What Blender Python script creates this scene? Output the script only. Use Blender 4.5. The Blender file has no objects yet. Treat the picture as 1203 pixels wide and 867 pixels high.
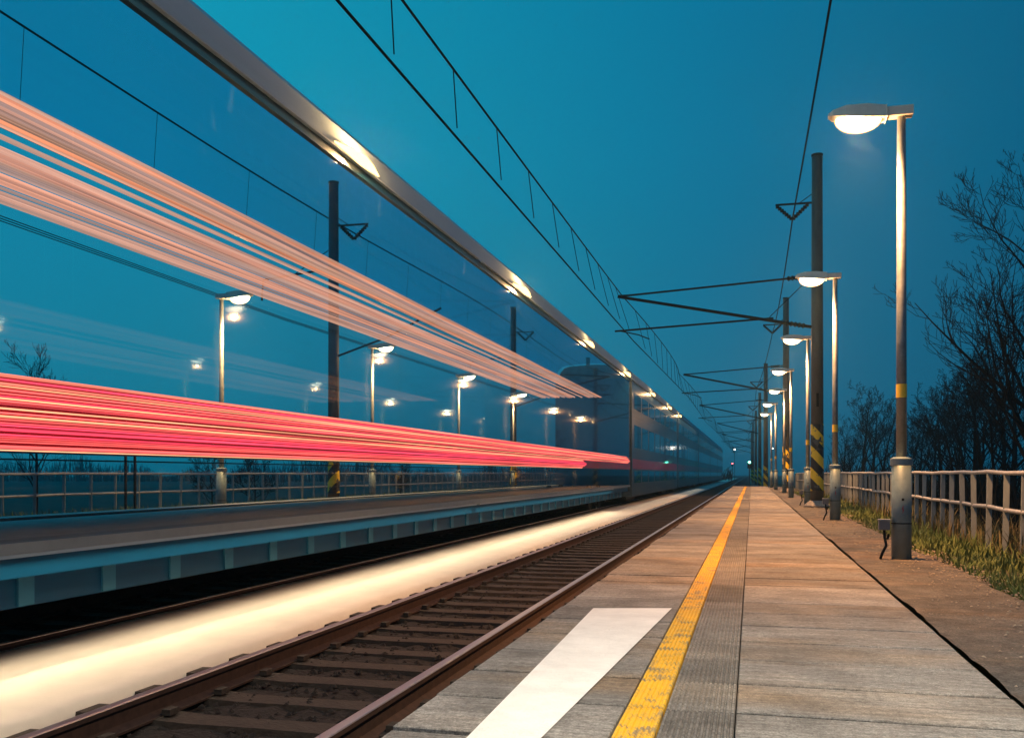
import bpy, math, random
from mathutils import Vector, Matrix
R = math.radians
S = bpy.context.scene
COL = S.collection
random.seed(7)

# ------------------------------------------------------------------ camera
THETA = math.atan(281.5 / 1100.0)          # yaw to the left of the track direction
cd = bpy.data.cameras.new('camera')
cam = bpy.data.objects.new('camera', cd); COL.objects.link(cam)
cam.location = (0, 0, 1.37); cam.rotation_euler = (R(90), 0, THETA)
cd.sensor_width = 36; cd.lens = 1100 / 1203 * 36
cd.shift_y = 122.5 / 1203
cd.clip_end = 5000; cd.clip_start = 0.05
S.camera = cam

# ------------------------------------------------------------------ dusk sky
W = bpy.data.worlds.new('World'); S.world = W; W.use_nodes = True
nt = W.node_tree; nt.nodes.clear()
def nn(t, nt_=None, **kw):
    n = (nt_ or nt).nodes.new(t)
    for k, v in kw.items(): setattr(n, k, v)
    return n
tc = nn('ShaderNodeTexCoord'); sx = nn('ShaderNodeSeparateXYZ')
nt.links.new(tc.outputs['Generated'], sx.inputs[0])
mr = nn('ShaderNodeMapRange'); mr.inputs[1].default_value = -0.55; mr.inputs[2].default_value = 0.42
nt.links.new(sx.outputs['X'], mr.inputs[0])
cr = nn('ShaderNodeValToRGB')
cr.color_ramp.elements[0].color = (.002, .31, .46, 1)
cr.color_ramp.elements[1].color = (.0, .078, .168, 1)
e = cr.color_ramp.elements.new(.55); e.color = (.0, .165, .31, 1)
nt.links.new(mr.outputs[0], cr.inputs[0])
me = nn('ShaderNodeMapRange'); me.inputs[1].default_value = 0.0; me.inputs[2].default_value = 0.32
nt.links.new(sx.outputs['Z'], me.inputs[0])
ce = nn('ShaderNodeValToRGB')
ce.color_ramp.elements[0].color = (.95, .80, .76, 1)
ce.color_ramp.elements[1].color = (1, 1, 1, 1)
nt.links.new(me.outputs[0], ce.inputs[0])
mx = nn('ShaderNodeMix', data_type='RGBA', blend_type='MULTIPLY'); mx.inputs[0].default_value = 1
nt.links.new(cr.outputs[0], mx.inputs[6]); nt.links.new(ce.outputs[0], mx.inputs[7])
sky = nn('ShaderNodeTexSky', sky_type='NISHITA'); sky.sun_disc = False
sky.sun_elevation = R(-2.0); sky.sun_rotation = R(-60)
b1 = nn('ShaderNodeBackground'); b1.inputs[1].default_value = 1.0
b2 = nn('ShaderNodeBackground'); b2.inputs[1].default_value = 0.02
ad = nn('ShaderNodeAddShader'); wo = nn('ShaderNodeOutputWorld')
nt.links.new(mx.outputs[2], b1.inputs[0]); nt.links.new(sky.outputs[0], b2.inputs[0])
nt.links.new(b1.outputs[0], ad.inputs[0]); nt.links.new(b2.outputs[0], ad.inputs[1])
nt.links.new(ad.outputs[0], wo.inputs[0])

vs = S.view_settings
vs.view_transform = 'Standard'; vs.look = 'None'; vs.exposure = 0.0; vs.gamma = 1.0
S.render.engine = 'CYCLES'
S.cycles.transparent_max_bounces = 32
S.cycles.max_bounces = 8
S.cycles.sample_clamp_indirect = 4
HAZE = .0012

# ------------------------------------------------------------------ helpers
class MB:
    def __init__(self): self.v = []; self.f = []
    def quad(self, a, b, c, d):
        n = len(self.v); self.v += [a, b, c, d]; self.f.append((n, n+1, n+2, n+3)); return self
    def box(self, x0, x1, y0, y1, z0, z1):
        n = len(self.v)
        self.v += [(x0,y0,z0),(x1,y0,z0),(x1,y1,z0),(x0,y1,z0),(x0,y0,z1),(x1,y0,z1),(x1,y1,z1),(x0,y1,z1)]
        for q in ((0,3,2,1),(4,5,6,7),(0,1,5,4),(1,2,6,5),(2,3,7,6),(3,0,4,7)):
            self.f.append(tuple(n+i for i in q))
        return self
    def tube(self, pts, rads, n=8, cap=True):
        base = len(self.v); m = len(pts)
        pts = [Vector(p) for p in pts]
        if not isinstance(rads, (list, tuple)): rads = [rads] * m
        u = None
        for i, p in enumerate(pts):
            d = (pts[min(i+1, m-1)] - pts[max(i-1, 0)])
            if d.length < 1e-9: d = Vector((0, 0, 1))
            d.normalize()
            if u is None:
                u = d.cross(Vector((0, 0, 1)))
                if u.length < 1e-4: u = d.cross(Vector((1, 0, 0)))
            else:
                u = u - d * u.dot(d)
                if u.length < 1e-6: u = d.orthogonal()
            u.normalize(); w = d.cross(u)
            for k in range(n):
                a = 2 * math.pi * k / n
                q = p + (u * math.cos(a) + w * math.sin(a)) * rads[i]
                self.v.append((q.x, q.y, q.z))
        for i in range(m - 1):
            for k in range(n):
                a = base + i*n + k; b = base + i*n + (k+1) % n
                self.f.append((a, b, b + n, a + n))
        if cap:
            self.f.append(tuple(base + k for k in range(n))[::-1])
            self.f.append(tuple(base + (m-1)*n + k for k in range(n)))
        return self
    def extrude(self, prof, y0, y1, caps=True, closed=True):
        """prof: list of (x, z); swept along Y."""
        b = len(self.v); n = len(prof)
        self.v += [(x, y0, z) for x, z in prof] + [(x, y1, z) for x, z in prof]
        for i in range(n if closed else n - 1):
            j = (i + 1) % n
            self.f.append((b+i, b+j, b+n+j, b+n+i))
        if caps:
            self.f.append(tuple(b+i for i in range(n))[::-1]); self.f.append(tuple(b+n+i for i in range(n)))
        return self
    def build(self, name, mat, parent=None, off=(0, 0, 0), smooth=False, bevel=0):
        me = bpy.data.meshes.new(name)
        ox, oy, oz = off
        me.from_pydata([(x-ox, y-oy, z-oz) for x, y, z in self.v], [], self.f); me.update()
        if mat: me.materials.append(mat)
        if smooth:
            for p in me.polygons: p.use_smooth = True
        o = bpy.data.objects.new(name, me); COL.objects.link(o)
        if parent: o.parent = parent
        else: o.location = off
        if bevel:
            m = o.modifiers.new('bevel', 'BEVEL'); m.width = bevel; m.segments = 2; m.limit_method = 'ANGLE'
        return o

def tag(o, label=None, cat=None, group=None, kind=None):
    if label: o['label'] = label
    if cat: o['category'] = cat
    if group: o['group'] = group
    if kind: o['kind'] = kind
    return o
def thing(name, loc, label, cat, group=None, rz=0):
    o = bpy.data.objects.new(name, None); COL.objects.link(o); o.empty_display_size = .1
    o.location = loc; o.rotation_euler = (0, 0, rz)
    return tag(o, label, cat, group)
def copy_tree(o, parent=None):
    c = o.copy(); COL.objects.link(c); c.parent = parent
    for ch in list(o.children): copy_tree(ch, c)
    return c
ORD = ['first', 'second', 'third', 'fourth', 'fifth', 'sixth', 'seventh', 'eighth', 'ninth', 'tenth', 'eleventh', 'twelfth']

# ------------------------------------------------------------------ materials
def M(name, col, rough=.6, metal=0., var=.0, scale=5., bump=0., bscale=40., col2=None, detail=6, stretch=(1,1,1), coat=0., spec=.5, rvar=0.):
    m = bpy.data.materials.new(name); m.use_nodes = True
    t = m.node_tree; p = t.nodes['Principled BSDF']
    p.inputs['Base Color'].default_value = (*col, 1); p.inputs['Roughness'].default_value = rough
    p.inputs['Metallic'].default_value = metal; p.inputs['Coat Weight'].default_value = coat
    p.inputs['Specular IOR Level'].default_value = spec
    if var or bump or col2 or rvar:
        c = t.nodes.new('ShaderNodeTexCoord'); mp = t.nodes.new('ShaderNodeMapping'); mp.inputs['Scale'].default_value = stretch
        t.links.new(c.outputs['Object'], mp.inputs[0])
        n = t.nodes.new('ShaderNodeTexNoise'); n.inputs['Scale'].default_value = scale; n.inputs['Detail'].default_value = detail
        n.inputs['Roughness'].default_value = .65
        t.links.new(mp.outputs[0], n.inputs['Vector'])
        if var or col2:
            r = t.nodes.new('ShaderNodeValToRGB'); r.color_ramp.elements[0].position = .3; r.color_ramp.elements[1].position = .7
            a = col2 or tuple(x * (1 - var) for x in col)
            bb = col if col2 else tuple(min(1, x * (1 + var)) for x in col)
            r.color_ramp.elements[0].color = (*a, 1); r.color_ramp.elements[1].color = (*bb, 1)
            t.links.new(n.outputs['Fac'], r.inputs[0]); t.links.new(r.outputs[0], p.inputs['Base Color'])
        if rvar:
            q = t.nodes.new('ShaderNodeMapRange'); q.inputs[3].default_value = max(0, rough - rvar); q.inputs[4].default_value = min(1, rough + rvar)
            t.links.new(n.outputs['Fac'], q.inputs[0]); t.links.new(q.outputs[0], p.inputs['Roughness'])
        if bump:
            n2 = t.nodes.new('ShaderNodeTexNoise'); n2.inputs['Scale'].default_value = bscale; n2.inputs['Detail'].default_value = 5
            t.links.new(mp.outputs[0], n2.inputs['Vector'])
            bp = t.nodes.new('ShaderNodeBump'); bp.inputs['Strength'].default_value = bump; bp.inputs['Distance'].default_value = .02
            t.links.new(n2.outputs['Fac'], bp.inputs['Height']); t.links.new(bp.outputs[0], p.inputs['Normal'])
    return m
def emit(name, col, strength, sample=True):
    m = bpy.data.materials.new(name); m.use_nodes = True
    t = m.node_tree; t.nodes.clear()
    e = t.nodes.new('ShaderNodeEmission'); e.inputs[0].default_value = (*col, 1); e.inputs[1].default_value = strength
    o = t.nodes.new('ShaderNodeOutputMaterial'); t.links.new(e.outputs[0], o.inputs[0])
    if not sample: m.cycles.emission_sampling = 'NONE'
    return m
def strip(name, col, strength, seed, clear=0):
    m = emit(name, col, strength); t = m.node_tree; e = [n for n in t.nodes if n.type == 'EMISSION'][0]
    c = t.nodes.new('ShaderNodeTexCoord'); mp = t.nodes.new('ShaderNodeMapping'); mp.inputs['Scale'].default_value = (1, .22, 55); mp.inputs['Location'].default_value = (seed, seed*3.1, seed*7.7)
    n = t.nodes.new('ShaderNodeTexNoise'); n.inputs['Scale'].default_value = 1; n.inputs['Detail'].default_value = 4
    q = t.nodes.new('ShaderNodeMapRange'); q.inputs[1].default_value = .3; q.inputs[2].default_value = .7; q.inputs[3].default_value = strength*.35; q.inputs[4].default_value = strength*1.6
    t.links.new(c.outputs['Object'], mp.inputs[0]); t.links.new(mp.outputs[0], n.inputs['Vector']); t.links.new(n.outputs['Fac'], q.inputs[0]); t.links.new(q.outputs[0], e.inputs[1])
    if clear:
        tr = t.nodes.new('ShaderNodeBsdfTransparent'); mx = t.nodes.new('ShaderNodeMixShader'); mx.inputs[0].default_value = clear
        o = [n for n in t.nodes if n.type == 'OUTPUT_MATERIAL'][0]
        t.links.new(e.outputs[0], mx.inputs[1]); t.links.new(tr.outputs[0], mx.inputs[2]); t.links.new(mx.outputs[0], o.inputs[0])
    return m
def glass(name, tint, gloss=1.0, ior=1.45):
    m = bpy.data.materials.new(name); m.use_nodes = True
    t = m.node_tree; t.nodes.clear()
    tr = t.nodes.new('ShaderNodeBsdfTransparent'); tr.inputs[0].default_value = (*tint, 1)
    gl = t.nodes.new('ShaderNodeBsdfGlossy'); gl.inputs['Roughness'].default_value = .04
    gl.inputs[0].default_value = (1, 1, 1, 1)
    lw = t.nodes.new('ShaderNodeLayerWeight'); pw = t.nodes.new('ShaderNodeMath'); pw.operation = 'POWER'; pw.inputs[1].default_value = 4.5
    t.links.new(lw.outputs['Facing'], pw.inputs[0])
    f0 = ((ior-1)/(ior+1))**2
    fr = t.nodes.new('ShaderNodeMath'); fr.operation = 'MULTIPLY_ADD'; fr.inputs[1].default_value = .9*gloss; fr.inputs[2].default_value = f0
    t.links.new(pw.outputs[0], fr.inputs[0])
    mx = t.nodes.new('ShaderNodeMixShader'); o = t.nodes.new('ShaderNodeOutputMaterial')
    t.links.new(fr.outputs[0], mx.inputs[0]); t.links.new(tr.outputs[0], mx.inputs[1]); t.links.new(gl.outputs[0], mx.inputs[2])
    t.links.new(mx.outputs[0], o.inputs[0])
    return m

def concrete_mat(name, base, streak=True, stain=(.42, .27, .10), stain_amt=.5, dark=.35, grit=0):
    """weathered precast concrete: value per slab, cross streaks, stains, grit"""
    m = bpy.data.materials.new(name); m.use_nodes = True
    t = m.node_tree; p = t.nodes['Principled BSDF']; L = t.links.new
    c = t.nodes.new('ShaderNodeTexCoord')
    g = t.nodes.new('ShaderNodeNewGeometry')
    def noise(scale, stretch=(1,1,1), det=6, ro=.6):
        mp = t.nodes.new('ShaderNodeMapping'); mp.inputs['Scale'].default_value = stretch
        n = t.nodes.new('ShaderNodeTexNoise'); n.inputs['Scale'].default_value = scale; n.inputs['Detail'].default_value = det; n.inputs['Roughness'].default_value = ro
        L(c.outputs['Object'], mp.inputs[0]); L(mp.outputs[0], n.inputs['Vector']); return n.outputs['Fac']
    def rng(src, a, b, lo=.3, hi=.7):
        q = t.nodes.new('ShaderNodeMapRange'); q.inputs[1].default_value = lo; q.inputs[2].default_value = hi
        q.inputs[3].default_value = a; q.inputs[4].default_value = b; L(src, q.inputs[0]); return q.outputs[0]
    def mul(a, b):
        q = t.nodes.new('ShaderNodeMath'); q.operation = 'MULTIPLY'; L(a, q.inputs[0]); L(b, q.inputs[1]); return q.outputs[0]
    v = rng(g.outputs['Random Per Island'], .72, 1.2, 0, 1)
    v = mul(v, rng(noise(2.2), 1 - dark, 1.2))
    v = mul(v, mul(rng(noise(150, det=3), .55, 1.35), rng(noise(34, det=6, ro=.75), .6, 1.3, .35, .65)))
    if grit: v = mul(v, rng(noise(grit, det=5, ro=.75), .35, 1.7, .35, .65)); v = mul(v, rng(noise(14, det=4), .7, 1.25))
    if streak: v = mul(v, rng(noise(3, (.7, 12, 1), 8, .75), .62, 1.2)); v = mul(v, rng(noise(9, (.25, 16, 1), 5, .7), .74, 1.14, .38, .62))
    hs = t.nodes.new('ShaderNodeMix'); hs.data_type = 'RGBA'
    hs.inputs[6].default_value = (*base, 1); hs.inputs[7].default_value = (*stain, 1)
    L(rng(noise(.8, (.5, 1.6, 1)), 0, stain_amt, .5, .75), hs.inputs[0])
    sc = t.nodes.new('ShaderNodeVectorMath'); sc.operation = 'SCALE'
    L(hs.outputs[2], sc.inputs[0]); L(v, sc.inputs['Scale']); L(sc.outputs[0], p.inputs['Base Color'])
    L(rng(noise(4), .5, .85), p.inputs['Roughness'])
    bp = t.nodes.new('ShaderNodeBump'); bp.inputs['Strength'].default_value = .8; bp.inputs['Distance'].default_value = .010
    L(noise(90, (1, 2, 1)), bp.inputs['Height']); L(bp.outputs[0], p.inputs['Normal'])
    return m

def paint_worn(name, col, under, amount=.5, lo=.42, hi=.55, scale=14):
    m = M(name, col, .6, var=.1, bump=.4, bscale=60)
    t = m.node_tree; p = t.nodes['Principled BSDF']
    c = t.nodes.new('ShaderNodeTexCoord'); n = t.nodes.new('ShaderNodeTexNoise'); n.inputs['Scale'].default_value = scale; n.inputs['Detail'].default_value = 10; n.inputs['Roughness'].default_value = .75
    t.links.new(c.outputs['Object'], n.inputs['Vector'])
    q = t.nodes.new('ShaderNodeMapRange'); q.inputs[1].default_value = lo; q.inputs[2].default_value = hi; q.inputs[3].default_value = amount; q.inputs[4].default_value = 0
    t.links.new(n.outputs['Fac'], q.inputs[0])
    src = p.inputs['Base Color'].links[0].from_socket
    mx = t.nodes.new('ShaderNodeMix'); mx.data_type = 'RGBA'; mx.inputs[7].default_value = (*under, 1)
    t.links.new(q.outputs[0], mx.inputs[0]); t.links.new(src, mx.inputs[6]); t.links.new(mx.outputs[2], p.inputs['Base Color'])
    return m

def hazard_mat():
    m = bpy.data.materials.new('hazard paint'); m.use_nodes = True
    t = m.node_tree; p = t.nodes['Principled BSDF']; L = t.links.new
    c = t.nodes.new('ShaderNodeTexCoord'); s = t.nodes.new('ShaderNodeSeparateXYZ'); L(c.outputs['Object'], s.inputs[0])
    a = t.nodes.new('ShaderNodeMath'); a.operation = 'MULTIPLY_ADD'; a.inputs[1].default_value = 1.1; L(s.outputs['X'], a.inputs[0]); L(s.outputs['Z'], a.inputs[2])
    f = t.nodes.new('ShaderNodeMath'); f.operation = 'MULTIPLY'; f.inputs[1].default_value = 1.75; L(a.outputs[0], f.inputs[0])
    fr = t.nodes.new('ShaderNodeMath'); fr.operation = 'FRACT'; L(f.outputs[0], fr.inputs[0])
    g = t.nodes.new('ShaderNodeMath'); g.operation = 'GREATER_THAN'; g.inputs[1].default_value = .5; L(fr.outputs[0], g.inputs[0])
    mx = t.nodes.new('ShaderNodeMix'); mx.data_type = 'RGBA'; mx.inputs[6].default_value = (.80, .55, .03, 1); mx.inputs[7].default_value = (.012, .012, .014, 1)
    L(g.outputs[0], mx.inputs[0])
    n = t.nodes.new('ShaderNodeTexNoise'); n.inputs['Scale'].default_value = 5; n.inputs['Detail'].default_value = 9; L(c.outputs['Object'], n.inputs['Vector'])
    q = t.nodes.new('ShaderNodeMapRange'); q.inputs[1].default_value = .40; q.inputs[2].default_value = .44; q.inputs[3].default_value = 1; q.inputs[4].default_value = 0
    L(n.outputs['Fac'], q.inputs[0])
    m2 = t.nodes.new('ShaderNodeMix'); m2.data_type = 'RGBA'; m2.inputs[7].default_value = (.06, .065, .07, 1)
    L(q.outputs[0], m2.inputs[0]); L(mx.outputs[2], m2.inputs[6]); L(m2.outputs[2], p.inputs['Base Color'])
    p.inputs['Roughness'].default_value = .55
    return m

m_slab = concrete_mat('platform concrete', (.335, .33, .315), stain=(.34, .19, .05), stain_amt=.65, dark=.45)
m_tact = concrete_mat('ribbed concrete', (.27, .265, .25), stain_amt=.2)
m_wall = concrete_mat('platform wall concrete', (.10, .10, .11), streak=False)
m_farpl = concrete_mat('far platform concrete', (.30, .30, .30))
m_asph = concrete_mat('rough asphalt', (.095, .092, .085), streak=False, stain=(.26, .16, .08), stain_amt=.8, dark=.6, grit=70)
m_yellow = paint_worn('yellow line paint', (.80, .47, .02), (.22, .19, .14), .9, .40, .50, 11)
m_white = paint_worn('white bay paint', (.88, .88, .86), (.6, .6, .58), .25, .34, .42, 9)
m_ball = M('dark ballast', (.013, .012, .0115), .9, var=.6, scale=30, bump=1.0, bscale=28, detail=8)
m_sleeper = M('concrete sleeper', (.040, .033, .026), .8, var=.35, scale=12, bump=.5)
m_rail = M('rail steel', (.52, .53, .55), .4, 1.0, var=.12, scale=3, stretch=(1, .2, 1), rvar=.1)
m_railside = M('rusty rail web', (.045, .024, .017), .8, var=.4, scale=20)
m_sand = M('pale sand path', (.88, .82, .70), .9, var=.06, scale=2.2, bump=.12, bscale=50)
m_ground = M('dark earth', (.035, .045, .028), .95, var=.4, scale=1.2)
m_verge = M('verge soil', (.06, .058, .028), .95, var=.5, scale=4, bump=.8, bscale=20)
m_gal = M('galvanised steel', (.22, .25, .27), .45, .6, var=.2, scale=14, rvar=.15)
m_head = M('lamp head paint', (.62, .60, .56), .5, var=.1, scale=8)
m_galb = M('blue grey painted steel', (.13, .20, .24), .5, .2, var=.2, scale=9, rvar=.15)
m_mast = M('weathered mast steel', (.085, .08, .075), .65, .1, var=.35, scale=4, stretch=(1, 1, .3), bump=.2)
m_dark = M('dark fittings', (.008, .009, .011), .7, 0, spec=.2)
m_wire = M('copper wire patina', (.006, .007, .009), .9, 0, spec=.05)
m_haz = hazard_mat()
m_tape = M('yellow tape', (.75, .50, .04), .5)
m_sign = M('dark red mark', (.28, .02, .03), .5)
m_rub = M('grey plastic', (.12, .13, .15), .5)
m_twig = M('bare bark', (.011, .0125, .015), .9, spec=.1, var=.3, scale=9)
m_fence = M('fence tube paint', (.42, .44, .46), .42, .35, var=.25, scale=8, rvar=.15)
m_post = M('fence post paint', (.20, .24, .26), .6, .05, var=.35, scale=7, stretch=(1, 1, .4))
m_bulb = emit('lamp bowl glow', (1, .62, .30), 22, False)
def _bowl(m):
    t = m.node_tree; e = [n for n in t.nodes if n.type == 'EMISSION'][0]
    lw = t.nodes.new('ShaderNodeLayerWeight'); r = t.nodes.new('ShaderNodeValToRGB')
    r.color_ramp.elements[0].color = (1, .80, .50, 1); r.color_ramp.elements[1].color = (.055, .015, .003, 1); r.color_ramp.elements[1].position = .97
    k = r.color_ramp.elements.new(.6); k.color = (.16, .075, .02, 1)
    t.links.new(lw.outputs['Facing'], r.inputs[0]); t.links.new(r.outputs[0], e.inputs[0])
_bowl(m_bulb)
# ---- train
m_blue = M('train skirt blue', (.003, .085, .19), .35, .1, var=.15, scale=6, stretch=(1, .1, 1), coat=.3)
m_rib = M('train skirt rib', (.04, .22, .36), .4, .2)
m_frame = M('train frame dark teal', (.012, .05, .075), .35, .3)
m_cant = M('train cantrail silver', (.42, .55, .62), .6, .0, var=.08, scale=3, stretch=(1, .05, 1))
m_coach = M('train coach grey teal', (.075, .11, .13), .35, .25, var=.25, scale=3, stretch=(1, .06, 3), coat=.3)
m_coach2 = M('sill grey paint', (.30, .36, .38), .45, .1, var=.1, scale=4)
m_floor = M('coach floor grey', (.50, .55, .57), .5, var=.15, scale=5)
m_red = M('red streak paint', (.62, .012, .035), .35, 0, var=.2, scale=24, stretch=(1, .01, 3), coat=.3)  # red paint standing in for the tail-light streak
m_glass = glass('train side glass', (.76, .87, .92), .55)
m_gfar = glass('train far glass', (.80, .90, .94))
m_roofg = glass('train roof glass', (.36, .64, .80), .3, 1.12)
m_bog = M('bogie dirt', (.022, .018, .016), .8, var=.3, scale=9)
m_wdark = M('coach dark window', (.006, .012, .016), .08, 0, coat=.5)

# ------------------------------------------------------------------ ground and track setting
EDGE = -1.2          # near platform edge
PZ = 0.50            # platform level
TN, TF = -2.92, -6.62   # track centres
g = MB(); g.quad((-420, -60, -.62), (420, -60, -.62), (420, 900, -.62), (-420, 900, -.62))
tag(g.build('ground', m_ground), kind='structure')
# ballast bed (shaped cross-section, gentle lumps)
def lumpy(xs, ys, zf, amp, seed):
    rnd = random.Random(seed); mb = MB(); nx = len(xs)
    for y in ys:
        for x in xs: mb.v.append((x, y, zf(x) + rnd.uniform(-amp, amp)))
    for j in range(len(ys)-1):
        for i in range(nx-1):
            a = j*nx+i; mb.f.append((a, a+1, a+nx+1, a+nx))
    return mb
def ysteps(a, b, near=.12):
    y = a; out = []
    while y < b: out.append(y); y += max(near, near + (y-6)*.02 if y > 6 else near)
    out.append(b); return out
bx = [-9.2 + .12*i for i in range(int((8.05)/.12)+1)]
bb = lumpy(bx, ysteps(-2, 420), lambda x: -.205, .022, 3)
tag(bb.build('ballast_bed', m_ball, smooth=False), kind='structure')
# loose ballast stones on top (stuff)
rnd = random.Random(11); st = MB()
for i in range(9000):
    y = 2.2 + 26 * rnd.random()**1.7; x = rnd.choice((TN, TF)) + rnd.uniform(-1.9, 1.45)
    if -5.75 < x < -4.05: continue
    r = rnd.uniform(.018, .036); c = (x, y, -.195 + rnd.uniform(-.01, .015)); n = len(st.v)
    a0 = rnd.random()*6
    for k in range(4):
        a = a0 + k*math.pi/2 + rnd.uniform(-.4, .4); st.v.append((c[0]+r*math.cos(a), c[1]+r*math.sin(a), c[2]+rnd.uniform(-.3, .3)*r))
    st.v.append((c[0]+rnd.uniform(-.3,.3)*r, c[1], c[2]+r*rnd.uniform(.5, .9)))
    for k in range(4): st.f.append((n+k, n+(k+1)%4, n+4))
tag(st.build('ballast_gravel', m_ball), 'loose dark ballast stones between the sleepers', 'gravel', kind='stuff')
# pale sand path between the tracks
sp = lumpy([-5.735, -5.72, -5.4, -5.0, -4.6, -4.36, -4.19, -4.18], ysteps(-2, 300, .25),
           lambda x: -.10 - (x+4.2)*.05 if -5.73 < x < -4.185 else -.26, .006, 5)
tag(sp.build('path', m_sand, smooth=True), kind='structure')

def track(cx, label, length=330):
    t = thing('railway_track', (cx, 0, 0), label, 'railway track')
    off = (cx, 0, 0)
    for s in (-1, 1):
        x = cx + s*.7525
        prof = [(-.075,-.17),(.075,-.17),(.075,-.155),(.012,-.13),(.012,-.045),(.036,-.035),(.036,-.008),(-.036,-.008),(-.036,-.035),(-.012,-.045),(-.012,-.13),(-.075,-.155)]
        r = MB().extrude([(x+a, z) for a, z in prof], -2, length).build('rail', m_railside, t, off)
        head = [(-.036,-.0075),(.036,-.0075),(.033,-.002),(.025,0),(-.025,0),(-.033,-.002)]
        MB().extrude([(x+a, z) for a, z in head], -2, length).build('rail_head', m_rail, r, (cx, 0, 0) )
    sl = MB()
    sl.extrude([(-.15,-.28),(.15,-.28),(.13,-.165),(-.13,-.165)], 0, 1)   # profile along Y, turned below
    # sleeper body, lying along X
    v = []
    def sleeper_mesh():
        mb = MB(); L = 1.25
        secs = [(-L, .11), (-.95, .13), (-.45, .115), (0, .10), (.45, .115), (.95, .13), (L, .11)]
        for x, w in secs:
            top = -.150 if abs(x) > .6 else -.172
            mb.v += [(x, -w-.02, -.30), (x, w+.02, -.30), (x, w, top), (x, -w, top)]
        for i in range(len(secs)-1):
            a = i*4
            for k in range(4): mb.f.append((a+k, a+(k+1)%4, a+4+(k+1)%4, a+4+k))
        mb.f.append((0,1,2,3)); n = len(mb.v)-4; mb.f.append((n+3,n+2,n+1,n))
        for s in (-1, 1):                       # rail clips
            for q in (-1, 1): mb.box(s*.7525+q*.115-.03, s*.7525+q*.115+.03, -.05, .05, -.152, -.115)
        return mb
    proto = None
    y = 1.6; i = 0
    while i < 100:
        if proto is None:
            proto = sleeper_mesh().build('sleeper', m_sleeper, t); o = proto
        else:
            o = proto.copy(); COL.objects.link(o)
        o.parent = t; o.location = (random.uniform(-.01, .01), y, random.uniform(-.006, .006)); y += .6; i += 1
    far = MB(); base = sleeper_mesh()
    while y < 200:
        n = len(far.v); far.v += [(a, b+y, c) for a, b, c in base.v]; far.f += [tuple(n+k for k in f) for f in base.f]; y += .6
    f = far.build('sleeper_row', m_sleeper, t); f['kind'] = 'stuff'
    return t
track(TN, 'near railway track of two rails on concrete sleepers beside the ribbed platform')
track(TF, 'far railway track lying under the train beyond the pale path')

# ------------------------------------------------------------------ near platform
PEND = 66
pl = MB(); rnd = random.Random(5)
joints = [-1.5]
while joints[-1] < PEND: joints.append(joints[-1] + rnd.choice((.5, .5, .5, .52, .99)))
for a, b in zip(joints, joints[1:]):
    gap = rnd.choice((.004, .006, .011, .02)); dz = rnd.uniform(-.004, .004); xe = EDGE + rnd.uniform(-.012, .012)
    sk = rnd.uniform(-.004, .004)
    def slab(x0, x1, top=PZ, th=.16):
        n = len(pl.v); y0, y1 = a+gap, b-gap; w = .004
        ring0 = [(x0, y0, top-th), (x1, y0+sk, top-th), (x1, y1+sk, top-th), (x0, y1, top-th)]
        ring1 = [(x, y, top-w) for x, y, z in ring0]
        ring2 = [(x0+w, y0+w, top), (x1-w, y0+sk+w, top), (x1-w, y1+sk-w, top), (x0+w, y1-w, top)]
        pl.v += ring0 + ring1 + ring2
        for r in (0, 4):
            for k in range(4): pl.f.append((n+r+k, n+r+(k+1)%4, n+r+4+(k+1)%4, n+r+4+k))
        pl.f.append((n+8, n+9, n+10, n+11)); pl.f.append((n+3, n+2, n+1, n))
    slab(xe, -.4585, PZ+dz); slab(-.0535, .975 + rnd.uniform(-.003, .003), PZ+dz*.7)
plat = tag(pl.build('platform', m_slab), kind='structure')
MB().box(-1.02, .96, -1.5, PEND, -.4, PZ-.17).build('platform_wall', m_wall)['kind'] = 'structure'
# ribbed strips (real ribs), yellow one and grey one
def ribbed(x0, x1, n, top=PZ):
    mb = MB()
    for a, b in zip(joints, joints[1:]):
        ya, yb = a + .004, b - .004
        k = (x1-x0)/n; prof = [(x0, top-.12)]
        for i in range(n):
            xx = x0+i*k; prof += [(xx+k*.08, top-.007), (xx+k*.30, top), (xx+k*.70, top), (xx+k*.92, top-.007)]
        prof += [(x1, top-.12)]
        mb.extrude(prof, ya, yb)
    return mb
tag(ribbed(-.4545, -.3145, 7).build('platform_line', m_yellow), kind='structure')
tag(ribbed(-.3105, -.0575, 13, PZ-.002).build('platform_tactile_strip', m_tact), kind='structure')
# white painted bay on the slabs
wp = MB()
def gp(u, v, h):
    Zc = (1.37-h)*1100/(v-556); Xc = (u-601.5)/1100*Zc; c, s = math.cos(THETA), math.sin(THETA)
    return (Xc*c - Zc*s, Xc*s + Zc*c, h)
hz = PZ + .009
A, B, C_, D_ = gp(547, 867, hz), gp(635, 867, hz), gp(790, 714, hz), gp(697, 714, hz)
ext = lambda p, q, t: tuple(p[i] + (q[i]-p[i])*t for i in range(3))
A2, B2 = ext(D_, A, 1.12), ext(C_, B, 1.12)
C_ = ext(D_, C_, .995)
wp.quad(A2, B2, C_, D_)
tag(wp.build('platform_white_marking', m_white), kind='structure')
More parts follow.
